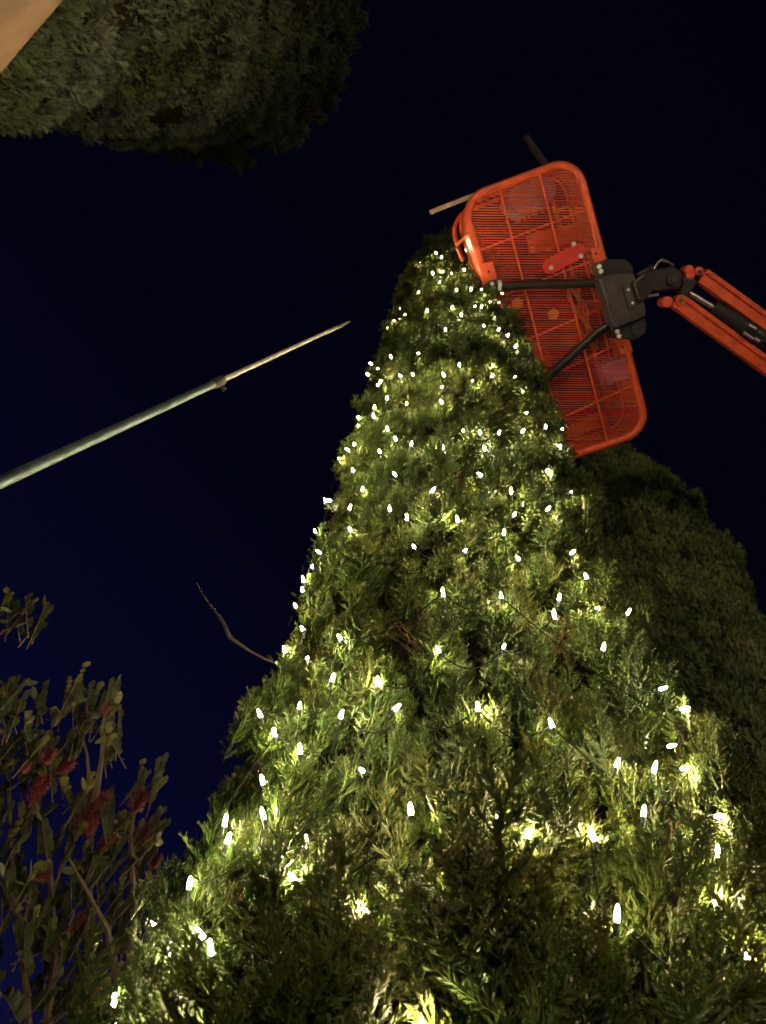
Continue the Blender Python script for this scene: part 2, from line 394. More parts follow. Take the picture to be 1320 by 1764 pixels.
# bulbs half buried in the foliage, and those round the sides and back
for i in range(105):
    z = rng.uniform(1.9, 10.4); a = rng.uniform(0, 2 * math.pi); r = tree_r(z) - rng.uniform(.045, .10)
    p = Vector((TX + r * math.cos(a), TY + r * math.sin(a), z))
    if min((p - b[0]).length for b in bulbs) > .12: bulbs.append((p, Vector((math.cos(a), math.sin(a), 0)), False))
lights = tag(empty('light_string', (TX, TY, 0)), 'warm white light string wound round and up the big conifer', 'light string')
bm_ = MB(); bm_.lathe([(.0012, .034), (.0034, .029), (.0052, .019), (.0056, .009), (.0048, .002), (.0035, 0)][::-1], n=12)
bm_.v = [Vector((v.x * 1.12, v.y * 1.12, v.z)) for v in bm_.v]
BULBME = bm_.mesh('bulb', M['bulb'], smooth=True)
sm_ = MB(); sm_.lathe([(.0030, -.026), (.0064, -.024), (.0068, -.004), (.0058, .0015)], n=8)
SOCKME = sm_.mesh('socket', M['socket'], smooth=True)
bpos = []
for p, out, opn in bulbs:
    d = (out * rng.uniform(.1, 1.0) + Vector((0, 0, 1.0)) + Vector((rng.gauss(0, .35), rng.gauss(0, .35), rng.gauss(0, .25)))).normalized()
    if rng.random() < .15: d = (out + Vector((0, 0, -.5))).normalized()
    q = quat_to(d); mw = TI @ Matrix.LocRotScale(p - d * .02, q, Vector((.74, .74, .78)))
    b = inst('bulb', BULBME, lights, mw)
    inst('socket', SOCKME, b, Matrix.Identity(4))
    bpos.append((p, out, opn))
# the wire visits the sockets in rising order round the crown
wire = MB(); order = sorted(range(len(bpos)), key=lambda i: bpos[i][0].z); left = order[:]; cur = left.pop(0); path = [cur]
while left:
    c = bpos[cur][0]; cand = left[:40]
    nx = min(cand, key=lambda i: (bpos[i][0] - c).length + .25 * max(0, bpos[i][0].z - c.z)); left.remove(nx); path.append(nx); cur = nx
for a, b in zip(path, path[1:]):
    pa, pb = bpos[a][0], bpos[b][0]
    if (pa - pb).length > 1.3: continue
    pts = []
    for i in range(9):
        t = i / 8; p = pa.lerp(pb, t); r = tree_r(p.z) - .035 * math.sin(math.pi * t) - .02; o = Vector((p.x - TX, p.y - TY, 0)).normalized()
        pts.append(Vector((o.x * r, o.y * r, p.z - .03 * math.sin(math.pi * t) - .012)))
    wire.tube(pts, .0016, n=4, cap=False)
wire.build('wire', M['wire'], lights, kind='stuff')

# foliage sprays over the crown
def grid_key(p): return (int(p.x / .12), int(p.y / .12), int(p.z / .12))
cells = {}
for i, (p, o, opn) in enumerate(bpos):
    if opn:
        kx, ky, kz = grid_key(p)
        for a in (-1, 0, 1):
            for b in (-1, 0, 1):
                for c in (-1, 0, 1): cells.setdefault((kx + a, ky + b, kz + c), []).append(i)
def blocks(base, d, length):
    """does a spray from base along d cover an open bulb as seen from outside?"""
    for s in (.25, .5, .75, 1.0):
        q = base + d * length * s
        for i in cells.get(grid_key(q), ()):
            p, o, _ = bpos[i]; v = q - p; view = (CAM - p).normalized(); al = v.dot(view); side = (v - view * al).length
            if al > -.03 and side < .024 and al < .4: return True
    return False
items = []; big = []
def place(base, d, s):
    if blocks(base, d, .22 * s):
        s *= .55; base = base - Vector((d.x, d.y, 0)) * .04
        if blocks(base, d, .22 * s): return
    items.append((base, quat_to(d, rng.uniform(0, 6.28)), s, rng.randrange(len(SPRAYS))))
# deep filling layer, then leafy branch ends that fan out in tufts
z = .55; step = .092
while z < ZTOP - .1:
    cnt = max(3, int(2 * math.pi * tree_r(z) / step))
    for j in range(cnt):
        a = (j + rng.random()) / cnt * 2 * math.pi; zz = z + rng.uniform(-.06, .06)
        rr = max(.01, tree_r(zz) - .23 + .5 * lump(zz, a)); o = Vector((math.cos(a), math.sin(a), 0))
        d = (o * rng.uniform(.3, .8) + Vector((rng.gauss(0, .2), rng.gauss(0, .2), rng.uniform(.6, 1.1)))).normalized()
        place(Vector((TX + rr * o.x, TY + rr * o.y, zz)), d, rng.uniform(.6, .95))
    z += step
z = .55; step = .185
while z < ZTOP + .05:
    r = tree_r(z); cnt = max(3, int(2 * math.pi * r / step))
    for j in range(cnt):
        a = (j + rng.random()) / cnt * 2 * math.pi
        zz = z + rng.uniform(-.11, .11)
        if noise.noise(Vector((math.cos(a) * 3.1, math.sin(a) * 3.1 + 20, zz * 2.6))) > .36: continue      # open pockets
        cl = rng.uniform(.78, 1.25); reach = rng.gauss(0, .035)
        rr = max(.0, tree_r(zz) + lump(zz, a) + reach - .165)
        o = Vector((math.cos(a), math.sin(a), 0)); tang = Vector((-o.y, o.x, 0))
        ax = (o * rng.uniform(.35, 1.1) + Vector((0, 0, rng.uniform(.45, 1.15))) + tang * rng.gauss(0, .38)).normalized()
        if zz > ZTOP - 1.2: ax = (ax + Vector((0, 0, .9))).normalized(); cl *= .8
        c = Vector((TX + rr * o.x, TY + rr * o.y, zz - .03))
        for q_ in range(rng.randrange(8, 14)):
            d = (ax + Vector((rng.gauss(0, .30), rng.gauss(0, .30), rng.gauss(0, .26)))).normalized()
            place(c + Vector((rng.gauss(0, .028), rng.gauss(0, .028), rng.gauss(0, .035))), d, cl * rng.uniform(.55, 1.0))
    z += step * .86
# sprays standing round the bulbs, below and beside them, so that each lights its own nest
for p, out, opn in bpos:
    if not opn: continue
    view = (CAM - p).normalized()
    for k_ in range(5):
        side = view.cross(Vector((0, 0, 1))).normalized() * rng.choice((-1, 1)) * rng.uniform(.4, 1) ; w = (side + Vector((0, 0, rng.uniform(-1.0, .2)))).normalized()
        base = p + w * rng.uniform(.018, .06) - out * rng.uniform(.05, .11) + Vector((0, 0, -.05))
        d = (out * .7 + Vector((0, 0, .9)) + w * .35).normalized()
        items.append((base, quat_to(d, rng.uniform(0, 6.28)), rng.uniform(.38, .6), rng.randrange(len(SPRAYS))))
items.sort(key=lambda it: (it[0] - CAM).length)
near = [it for it in items if ray(660, 882).dot((it[0] - CAM).normalized()) > .75][:280]
nid = set(id(i) for i in near)
for b, q, s, vi in near:
    inst('foliage_spray', SPRAYS[vi], tree, TI @ Matrix.LocRotScale(b, q, Vector((s, s, s))))
rest = [(TI @ b, q, s, vi) for b, q, s, vi in items if (b, q, s, vi) and id((b, q, s, vi)) not in nid] if False else [(TI @ i[0], i[1], i[2], i[3]) for i in items if id(i) not in nid]
scatter('crown', SPRAYS, rest, M['needle'], tree)
its = []
for i in range(900):
    zz = rng.uniform(.6, ZTOP - .8); a = rng.uniform(0, 6.283); rr = tree_r(zz) - .23; o = Vector((math.cos(a), math.sin(a), 0))
    if noise.noise(Vector((o.x * 2.2, o.y * 2.2, zz * 1.5 + 9))) < -.05: continue
    its.append((Vector((rr * o.x, rr * o.y, zz)), quat_to(o + Vector((0, 0, rng.uniform(-.3, .8)))), rng.uniform(.7, 1.1), rng.randrange(4)))
scatter('dead_twigs', DEAD, its, M['dead'], tree)
print('sprays', len(items))
# bare twig arching out of the left side
pw = [at(500, 1150, 2.62), at(455, 1135, 2.6), at(425, 1118, 2.6), at(396, 1098, 2.6), at(385, 1072, 2.6), at(368, 1050, 2.62), at(352, 1028, 2.64), at(338, 1004, 2.66)]
mb = MB(); mb.tube([TI @ p for p in pw], [.004, .005, .005, .0075, .007, .0055, .004, .002], n=7); mb.build('bare_twig', M['greytwig'], tree, smooth=True, label='thin bare twig arching out to the left')

# ------------------------------------------------------------------ conifers without lights
def column_tree(label, x, y, hk, rk, protos, step, out=.6, trunk_r=.25, lum=.22, sc_=(.8, 1.25), inset=.25, seed=1, freq=1.0, upw=1.0, lean=(0, 0, 99)):
    def lo_(z): k_ = max(0, z - lean[2]) / (hk[-1] - lean[2] + 1e-6) if lean[2] < 90 else 0; return lean[0] * k_, lean[1] * k_
    rng = random.Random(seed)
    t = tag(empty('cypress_tree', (x, y, 0)), label, 'tree')
    zt = hk[-1]
    mb = MB(); mb.tube([(0, 0, zt * .92 * i / 8) for i in range(9)], [trunk_r * (1 - .85 * i / 8) for i in range(9)], n=10); mb.build('trunk', M['bark'], t, smooth=True)
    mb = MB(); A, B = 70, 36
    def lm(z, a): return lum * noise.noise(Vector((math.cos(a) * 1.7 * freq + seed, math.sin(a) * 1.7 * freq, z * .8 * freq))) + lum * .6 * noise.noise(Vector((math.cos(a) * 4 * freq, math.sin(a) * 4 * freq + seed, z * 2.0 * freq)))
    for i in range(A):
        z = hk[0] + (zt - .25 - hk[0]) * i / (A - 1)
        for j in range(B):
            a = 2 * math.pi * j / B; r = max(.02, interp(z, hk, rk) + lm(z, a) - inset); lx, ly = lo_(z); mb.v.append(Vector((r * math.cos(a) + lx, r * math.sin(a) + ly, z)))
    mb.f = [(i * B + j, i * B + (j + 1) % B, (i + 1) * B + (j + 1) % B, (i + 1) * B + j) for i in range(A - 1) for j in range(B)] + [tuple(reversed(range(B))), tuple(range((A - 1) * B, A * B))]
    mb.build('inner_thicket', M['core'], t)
    its = []; z = hk[0]
    while z < zt:
        r = interp(z, hk, rk); cnt = max(3, int(2 * math.pi * r / step))
        for j in range(cnt):
            a = (j + rng.random()) / cnt * 6.2832; zz = z + rng.uniform(-.5, .5) * step
            rr = max(0, interp(zz, hk, rk) + lm(zz, a) - inset + rng.gauss(0, .03)); o = Vector((math.cos(a), math.sin(a), 0))
            d = o * rng.uniform(.35, 1.0) * out + Vector((0, 0, upw)) + Vector((rng.gauss(0, .15), rng.gauss(0, .15), 0))
            lx, ly = lo_(zz); its.append((Vector((rr * o.x + lx, rr * o.y + ly, zz)), quat_to(d, rng.uniform(0, 6.28)), rng.uniform(*sc_), rng.randrange(len(protos))))
        z += step * .9
    # cap the top
    rt = rk[-1]
    for i in range(int(3.14 * rt * rt / step / step * 1.3)):
        a = rng.random() * 6.28; rr = rt * math.sqrt(rng.random())
        its.append((Vector((rr * math.cos(a) + lean[0], rr * math.sin(a) + lean[1], zt - .25)), quat_to(Vector((rng.gauss(0, .3), rng.gauss(0, .3), 1))), rng.uniform(*sc_), rng.randrange(len(protos))))
    scatter('crown', protos, its, None, t)
    return t
PL1 = [plume(40 + i, M['needle_far'], L=.40) for i in range(6)]
PL2 = [plume(60 + i, M['needle_grey'], L=.42) for i in range(6)]
column_tree('dark unlit conifer standing behind the lit tree on the right', 5.63 * math.sin(.622), 5.63 * math.cos(.622),
            [.4, 3.6, 5.1, 6.6, 8.1, 9.6, 11.1, 12.3], [.9, .95, .80, .76, .86, .92, .66, .30], PL1, .15, seed=3, lum=.14, inset=.20)
column_tree('broad grey green conifer hanging into the top left corner', 3.668 * math.sin(-1.893), 3.668 * math.cos(-1.893),
            [1.9, 3.6, 5.1, 6.6, 8.1, 9.6, 11.1, 12.6, 14.1], [2.05, 2.14, 2.08, 1.98, 1.92, 1.96, 1.98, 2.04, 2.15], PL2, .17, seed=8, lum=.24, inset=.25, lean=(.05, .50, 7.0))

# ------------------------------------------------------------------ bottlebrush shrub, lower left
bb_base = Vector((-1.55, 2.35, 0))
bb = tag(empty('bottlebrush_tree', bb_base), 'dark leafy bottlebrush with red flower spikes at the lower left', 'tree')
BI = Matrix.Translation(-bb_base)
lf = MB(); nseg = 6
def leafmesh(name, L, w, bend, material, seed):
    rng = random.Random(seed); mb = MB(); pts = []
    for i in range(nseg + 1):
        t = i / nseg; ww = w * math.sin(math.pi * (t * .92 + .06)) ** .8 * (1 if i < nseg else .1)
        z = L * t; y = bend * L * t * t
        mb.v += [Vector((-ww, y + ww * .25, z)), Vector((0, y, z)), Vector((ww, y + ww * .25, z))]
    for i in range(nseg):
        a = i * 3; mb.f += [(a, a + 1, a + 4, a + 3), (a + 1, a + 2, a + 5, a + 4)]
    return mb.mesh(name, material, smooth=True)
LEAVES = [leafmesh('leaf', .058, .0140, .15, M['leaf'], 1), leafmesh('leaf', .052, .0130, -.1, M['leaf'], 2), leafmesh('leaf', .056, .0155, .3, M['leaf_young'], 3), leafmesh('leaf', .046, .0125, .1, M['leaf'], 4)]
rng = random.Random(21)
trunk_top = at(60, 1950, 2.9)
mb = MB(); mb.tube([BI @ (bb_base + (trunk_top - bb_base) * t + Vector((.04 * math.sin(t * 5), .03 * math.sin(t * 3), 0))) for t in (0, .25, .5, .75, 1)], [.07, .06, .05, .042, .035], n=9)
mb.build('trunk', M['bark'], bb, smooth=True)
def P(px, py, d): return at(px, py, d)
BR = [[(60, 1950, 2.9), (150, 1700, 2.9), (155, 1500, 2.95), (160, 1400, 3.0), (150, 1300, 3.05), (130, 1220, 3.05)],
      [(60, 1950, 2.9), (215, 1750, 2.8), (232, 1560, 2.8), (225, 1440, 2.85), (236, 1370, 2.85), (262, 1350, 2.85)],
      [(60, 1950, 2.9), (45, 1700, 3.1), (20, 1480, 3.1), (15, 1330, 3.1), (5, 1230, 3.1)],
      [(60, 1950, 2.9), (-60, 1650, 3.0), (-110, 1300, 3.0), (-60, 1130, 3.0), (10, 1085, 3.0), (45, 1072, 3.0)],
      [(60, 1950, 2.9), (95, 1640, 3.0), (85, 1480, 3.0), (60, 1380, 3.05), (62, 1310, 3.05)],
      [(215, 1750, 2.8), (185, 1600, 2.75), (120, 1480, 2.75)], [(95, 1640, 3.0), (30, 1580, 3.0), (-10, 1500, 3.0)],
      [(215, 1750, 2.8), (250, 1650, 2.7), (270, 1560, 2.75), (250, 1500, 2.75)], [(160, 1400, 3.0), (175, 1310, 3.0), (180, 1240, 3.0)]]
for b in BR:
    pts = [BI @ P(*q) for q in b]; mb = MB(); mb.tube(pts, [.016 * (1 - .8 * i / (len(pts) - 1)) for i in range(len(pts))], n=6); mb.build('branch', M['bark'], bb, smooth=True)
# blobs of foliage: centre, spread (px), number of twigs
BL = [(125, 1225, 42, 34, 12), (178, 1235, 22, 34, 9), (155, 1285, 40, 26, 8), (75, 1240, 18, 16, 3), (5, 1230, 26, 48, 9), (15, 1300, 40, 30, 8), (25, 1078, 36, 24, 8), (-20, 1090, 40, 30, 5),
      (80, 1310, 40, 28, 8), (60, 1345, 55, 30, 7), (190, 1290, 12, 12, 2), (240, 1372, 22, 14, 4), (268, 1362, 10, 14, 2), (262, 1415, 14, 16, 2), (140, 1400, 40, 24, 7), (40, 1440, 50, 30, 7),
      (215, 1440, 34, 24, 7), (90, 1470, 60, 34, 10), (180, 1490, 50, 30, 9), (240, 1500, 26, 30, 6), (30, 1540, 60, 40, 11), (120, 1560, 60, 40, 12), (205, 1570, 50, 36, 10), (50, 1640, 70, 45, 14),
      (150, 1650, 60, 45, 13), (215, 1640, 36, 36, 6), (60, 1735, 70, 40, 14), (140, 1735, 60, 36, 11), (0, 1400, 26, 30, 4), (-30, 1500, 40, 60, 6)]
leafs = []
tw = MB()
for cx, cy, sx, sy, cnt in BL:
    for k_ in range(cnt):
        px, py = cx + rng.gauss(0, .6) * sx, cy + rng.gauss(0, .6) * sy
        c = P(px, py, rng.uniform(2.75, 3.15)); d = (Vector((rng.gauss(0, .5), rng.gauss(0, .5), 1.0)) + (c - P(120, 1700, 2.95)).normalized() * .6).normalized()
        L = rng.uniform(.07, .13); tw.tube([BI @ (c - d * L * .7), BI @ c, BI @ (c + d * L)], [.0028, .0022, .0012], n=4)
        m_ = rng.randrange(9, 14); young = rng.random() < .35
        for j in range(m_):
            t = j / m_; az = j * 2.4 + rng.random() * .5; o = d.orthogonal().normalized(); o = Quaternion(d, az) @ o
            dd = (d * (.15 + .8 * t) + o * (1.2 - .45 * t) + Vector((rng.gauss(0, .3), rng.gauss(0, .3), rng.gauss(0, .3)))).normalized()
            s = rng.uniform(.5, .95)
            leafs.append((c + d * L * (t * 1.3 - .3), quat_to(dd, rng.uniform(0, 6.28)), s, 2 if young and t > .5 else rng.choice((0, 1, 3))))
tw.build('twigs', M['bark'], bb, kind='stuff')
rng.shuffle(leafs)
leafs.sort(key=lambda l: abs((l[0] - CAM).length - 2.75) > .22)
for b, q, s, vi in leafs[:290]: inst('leaf', LEAVES[vi], bb, BI @ Matrix.LocRotScale(b, q, Vector((s, s, s))))
scatter('foliage', LEAVES, [(BI @ b, q, s, vi) for b, q, s, vi in leafs[290:]], None, bb)
fm = MB(); fr = random.Random(4)
for i in range(520):
    t = fr.random(); a = fr.random() * 6.28; o = Vector((math.cos(a), math.sin(a), fr.uniform(.1, .6))).normalized(); p = Vector((0, 0, t * .085)); l = .030 * fr.uniform(.7, 1.1); s = o.orthogonal().normalized() * .0007
    fm.add([p - s, p + s, p + o * l + s * .6, p + o * l - s * .6], [(0, 1, 2, 3)])
fm.tube([(0, 0, -.01), (0, 0, .09)], .003, n=5)
FLOWER = fm.mesh('flower_spike', M['stamen'])
for px, py, s in [(230, 1383, 1.05), (238, 1440, .9), (52, 1372, 1.05), (60, 1352, .8), (135, 1405, 1.0), (162, 1400, 1.0), (100, 1318, .85), (75, 1300, .8), (175, 1447, .8), (150, 1425, .9), (178, 1215, .6), (262, 1482, .7), (115, 1590, .7), (60, 1500, .7), (35, 1315, .7)]:
    inst('flower_spike', FLOWER, bb, BI @ Matrix.LocRotScale(P(px, py + 14, 2.78), quat_to(Vector((rng.gauss(0, .3), rng.gauss(0, .3), 1))), Vector((s, s, s))))

# ------------------------------------------------------------------ boom lift
def camplane(cx, cy, ang, nx, ny, z):
    d = Vector(((cx - 660) / F0, (882 - cy) / F0, -1)) * z
    nn = Vector(((nx - 660) / F0, (882 - ny) / F0, -1)).normalized()
    u = Vector((math.cos(ang), math.sin(ang), 0)); u = (u - nn * u.dot(nn)).normalized(); v = nn.cross(u)
    return d, u, v, nn
BZ = 6.8
d_, u_, v_, n_ = camplane(961.5, 550, .344, 640, 560, BZ)
LX, LY = 1.055 * BZ / 6.6, 2.44 * BZ / 6.6
Bw = Matrix.Translation(CAM + ROT @ d_) @ Matrix((ROT @ u_, ROT @ v_, ROT @ n_)).transposed().to_4x4()
Bi = Bw.inverted()
def loc(px, py, h=0.0):
    """a sight line met with the plane h above the platform floor, in platform coordinates"""
    o = Bi @ CAM; d = (Bi.to_3x3() @ ray(px, py)); t = (h - o.z) / d.z; return o + d * t
lift_base = Vector((5.6, 3.0, 0))
lift = tag(empty('boom_lift', lift_base), 'orange boom lift with its raised mesh platform seen from below', 'boom lift')
LI = Matrix.Translation(-lift_base)
LB = LI @ Bw                              # platform coordinates -> lift coordinates
def bx(mb): mb.v = [LB @ v for v in mb.v]; return mb
def rrect(hx, hy, r, n=6, z=0.0):
    out = []
    for sx, sy, a0 in ((1, 1, 0), (-1, 1, 90), (-1, -1, 180), (1, -1, 270)):
        for i in range(n + 1):
            a = R(a0 + 90 * i / n); out.append(Vector((sx * (hx - r) + r * math.cos(a), sy * (hy - r) + r * math.sin(a), z)))
    return out
TR = .036; hx, hy = LX / 2 - TR, LY / 2 - TR; CR = .21
mb = MB(); mb.tube(rrect(hx, hy, CR, 8), TR, n=12, closed=True); bx(mb).build('floor_frame', M['orange'], lift, smooth=True)
# floor slats: parallel bars running a little askew to the frame
a0 = loc(870, 560); a1 = loc(1050, 561); sd = (a1 - a0); sd.z = 0; sd.normalize(); sn = Vector((-sd.y, sd.x, 0))
def clip(p, d):
    """extent of the line p+t*d inside the rounded frame"""
    ts = [t * .005 for t in range(-340, 341)]; ok = []
    for t in ts:
        q = p + d * t; ax, ay = abs(q.x), abs(q.y)
        if ax < hx and ay < hy and not (ax > hx - CR and ay > hy - CR and math.hypot(ax - hx + CR, ay - hy + CR) > CR): ok.append(t)
    return (ok[0], ok[-1]) if len(ok) > 3 else None
pitch = .0205; k_ = -80
while k_ < 81:
    c = clip(sn * (k_ * pitch), sd)
    if c:
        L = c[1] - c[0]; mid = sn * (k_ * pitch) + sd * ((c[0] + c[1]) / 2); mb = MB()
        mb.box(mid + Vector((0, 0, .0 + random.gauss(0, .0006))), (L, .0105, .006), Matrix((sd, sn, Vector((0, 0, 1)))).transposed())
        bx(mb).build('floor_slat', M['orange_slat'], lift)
    k_ += 1
def strip(pa, pb, w, h, z, name, m, label=None, ext=0.0):
    pa, pb = Vector(pa), Vector(pb); d = pb - pa; L = d.length; d.normalize(); n = Vector((0, 0, 1)); s = n.cross(d).normalized(); n = d.cross(s)
    mb = MB(); mb.box((pa + pb) / 2 + n * z, (L + ext, w, h), Matrix((d, s, n)).transposed()); return bx(mb).build(name, m, lift, label=label)
for q in [((820, 434), (1012, 360)), ((842, 518), (1036, 443)), ((868, 602), (1052, 524)), ((897, 672), (1074, 588)), ((922, 741), (1095, 661))]:
    strip(loc(*q[0]), loc(*q[1]), .014, .012, -.010, 'cross_strap', M['orange'])
for q in [((858, 318), (977, 788)), ((926, 291), (1046, 764))]:
    strip(loc(*q[0]), loc(*q[1]), .016, .012, -.023, 'long_strap', M['orange'])
# rails and posts above the floor
for h in (.55, 1.08):
    mb = MB(); mb.tube(rrect(hx, hy, CR, 7, h), .021 if h > 1 else .014, n=8, closed=True); bx(mb).build('guard_rail', M['orange'], lift, smooth=True)
for sx, sy in ((1, .75), (1, 0), (1, -.75), (-1, .75), (-1, .25), (-1, -.3), (-1, -.78), (.6, 1), (-.6, 1), (.6, -1), (-.6, -1)):
    mb = MB(); x, y = sx * hx, sy * hy; mb.tube([(x, y, .02), (x, y, 1.07)], .017, n=8); bx(mb).build('rail_post', M['orange'], lift, smooth=True)
# kick plate round the floor edge
ring = rrect(hx + .004, hy + .004, CR, 8); mb = MB(); n2 = len(ring)
for z0, off in ((.04, 0), (.46, 0)):
    mb.v += [Vector((p.x, p.y, z0)) for p in ring]
mb.v += [Vector((p.x * .994, p.y * .997, .46)) for p in ring] + [Vector((p.x * .994, p.y * .997, .04)) for p in ring]
for a in range(4): mb.f += [(a * n2 + i, a * n2 + (i + 1) % n2, ((a + 1) % 4) * n2 + (i + 1) % n2, ((a + 1) % 4) * n2 + i) for i in range(n2)]
bx(mb).build('kick_plate', M['orange'], lift, smooth=True)
# orange brackets on the frame
def plate(pxs, h0, h1, name, m, bevel=.004, label=None):
    mb = MB(); P2 = [loc(x, y, h0) for x, y in pxs]; mb.prism([(p.x, p.y) for p in P2], h0, h1)
    a = P2[0]; s = sum((P2[i].x * P2[(i + 1) % len(P2)].y - P2[(i + 1) % len(P2)].x * P2[i].y) for i in range(len(P2)))
    if s > 0: mb.f = [tuple(reversed(f)) for f in mb.f]
    return bx(mb).build(name, m, lift, bevel=bevel, label=label)
def disc(px, py, r, h0, h1, name, m, n=12, bevel=0, par=None):
    mb = MB(); p = loc(px, py, h0); mb.tube([(p.x, p.y, h0), (p.x, p.y, h1)], r, n=n); return bx(mb).build(name, m, par or lift, smooth=True)
for pl, hole in (([(826, 454), (849, 450), (858, 486), (833, 492)], (842, 468)), ([(1018, 428), (1038, 423), (1046, 452), (1026, 455)], (1027, 437)), ([(1060, 586), (1083, 581), (1091, 606), (1070, 611)], (1073, 598))):
    plate(pl, -.055, -.035, 'bracket', M['orange']); disc(hole[0], hole[1], .011, -.0575, -.054, 'bolt_hole', M['rubber'])
# black support arms
def arm(pts, r):
    mb = MB(); mb.tube([loc(x, y, h) for x, y, h in pts], r, n=14); bx(mb).build('support_arm', M['black'], lift, smooth=True)
arm([(856, 493, -.11), (900, 491, -.11), (980, 489, -.115), (1030, 488, -.12), (1046, 484, -.13)], .040)
arm([(1062, 556, -.13), (1046, 562, -.12), (1030, 572, -.115), (1000, 599, -.11), (930, 662, -.11), (885, 702, -.10)], .040)
mb = MB(); mb.tube([loc(857, 493, -.11), loc(863, 493, -.11)], .052, n=14); bx(mb).build('arm_collar', M['bolt'], lift, smooth=True)
plate([(838, 485), (856, 480), (862, 503), (844, 508)], -.15, -.05, 'clamp', M['black'])
plate([(876, 690), (893, 688), (896, 712), (880, 716)], -.15, -.05, 'clamp', M['black'])
for x, y in ((848, 489), (850, 496)): disc(x, y, .018, -.168, -.150, 'bolt', M['bolt'])
# rotator: the black casting under the platform edge
plate([(1024, 455), (1046, 446), (1078, 446), (1092, 458), (1092, 474), (1034, 478)], -.20, -.06, 'mounting_block', M['black'], .012)
plate([(1031, 479), (1060, 471), (1092, 470), (1106, 500), (1114, 535), (1112, 546), (1062, 566), (1052, 558), (1045, 520)], -.30, -.10, 'rotator_casting', M['plate'], .014)
plate([(1052, 560), (1064, 567), (1112, 547), (1116, 560), (1112, 577), (1097, 585), (1084, 585), (1058, 582)], -.24, -.07, 'mounting_block', M['black'], .012)
disc(1100, 566, .062, -.26, -.24, 'mounting_hole', M['rubber'], n=20)
for x, y, h in ((1033, 459, -.20), (1036, 467, -.20), (1064, 571, -.24), (1067, 579, -.24)): disc(x, y, .019, h - .018, h, 'bolt', M['bolt'])
plate([(1075, 492), (1086, 489), (1097, 530), (1085, 534)], -.325, -.30, 'cover_plate', M['plate'], .004)
for x, y in ((1083, 499), (1090, 522)): disc(x, y, .012, -.335, -.325, 'bolt', M['bolt'])
# neck and wrist
plate([(1090, 486), (1108, 472), (1140, 462), (1160, 458), (1176, 468), (1180, 484), (1172, 498), (1150, 501), (1126, 502), (1110, 520), (1100, 520)], -.34, -.16, 'wrist_link', M['black'], .016)
plate([(1094, 474), (1112, 463), (1128, 455), (1135, 464), (1110, 478)], -.26, -.16, 'wrist_link', M['black'], .01)
disc(1162, 480, .06, -.36, -.34, 'pivot_cap', M['black'], n=20); disc(1162, 480, .022, -.37, -.36, 'pivot_pin', M['plate'], n=10)
mb = MB(); mb.tube([loc(1128, 462, -.30), loc(1133, 452, -.32), loc(1140, 448, -.33), loc(1150, 451, -.33), loc(1160, 457, -.30)], .011, n=8); bx(mb).build('hydraulic_hose', M['steel'], lift, smooth=True)
mb = MB(); mb.tube([loc(1110, 513, -.30), loc(1122, 510, -.30), loc(1134, 507, -.30)], .014, n=8); bx(mb).build('link_pin', M['steel'], lift, smooth=True)
plate([(1176, 478), (1192, 474), (1202, 484), (1194, 500), (1182, 512), (1172, 510), (1178, 495)], -.36, -.12, 'clevis', M['rubber'], .01)
# parallel jib arms: orange channels with a groove between two flanges
def jib(pa, pb, w, za, zb, name='jib_arm'):
    """pa, pb: pixel centres at the near and far end; za, zb: heights below the floor"""
    A, B = loc(*pa, za), loc(*pb, zb); d = (B - A).normalized(); n = Vector((0, 0, 1)); s = n.cross(d).normalized(); n = d.cross(s)
    L = (B - A).length; rot = Matrix((d, s, n)).transposed(); mid = (A + B) / 2
    arm_ = MB(); arm_.box(mid, (L, w, .09), rot); o = bx(arm_).build(name, M['orange'], lift, bevel=.006)
    for sg, ww in ((1, w * .56), (-1, w * .30)):
        m2 = MB(); m2.box(mid - n * .052 + s * sg * (w / 2 - ww / 2), (L * .995, ww, .02), rot); bx(m2).build('arm_flange', M['orange'], lift, bevel=.003)
    return A, B, d, s, n
jib((1207, 475), (1520, 702), .125, -.28, -.28)
jib((1162, 516), (1480, 748), .128, -.28, -.28)
for px, py in ((1188, 464), (1205, 467), (1190, 474)): disc(px, py, .035, -.36, -.24, 'pin_boss', M['orange'])
for px, py in ((1150, 520), (1174, 517)): disc(px, py, .045, -.36, -.24, 'pin_boss', M['orange'])
for px, py in ((1174, 517), (1207, 468)): disc(px, py, .016, -.38, -.36, 'bolt', M['plate'])
mb = MB(); mb.tube([loc(1180, 500, -.30), loc(1235, 533, -.30)], .022, n=10); bx(mb).build('piston_rod', M['steel'], lift, smooth=True)
mb = MB(); mb.tube([loc(1228, 529, -.30), loc(1252, 543, -.30), loc(1253, 544, -.30), loc(1460, 676, -.30)], [.058, .058, .068, .068], n=14); bx(mb).build('hydraulic_cylinder', M['rubber'], lift, smooth=True)
for a, b in (((1290, 560), (1302, 567)), ((1305, 570), (1315, 575)), ((1281, 573), (1297, 584)), ((1300, 583), (1308, 588))):
    mb = MB(); mb.tube([loc(*a, -.38), loc(*b, -.38)], .014, n=8); bx(mb).build('hose_fitting', M['steel'], lift, smooth=True)
mb = MB(); mb.tube([loc(1306, 588, -.37), loc(1330, 589, -.37), loc(1400, 640, -.34), loc(1470, 690, -.3)], .014, n=8); bx(mb).build('hydraulic_hose', M['rubber'], lift, smooth=True)
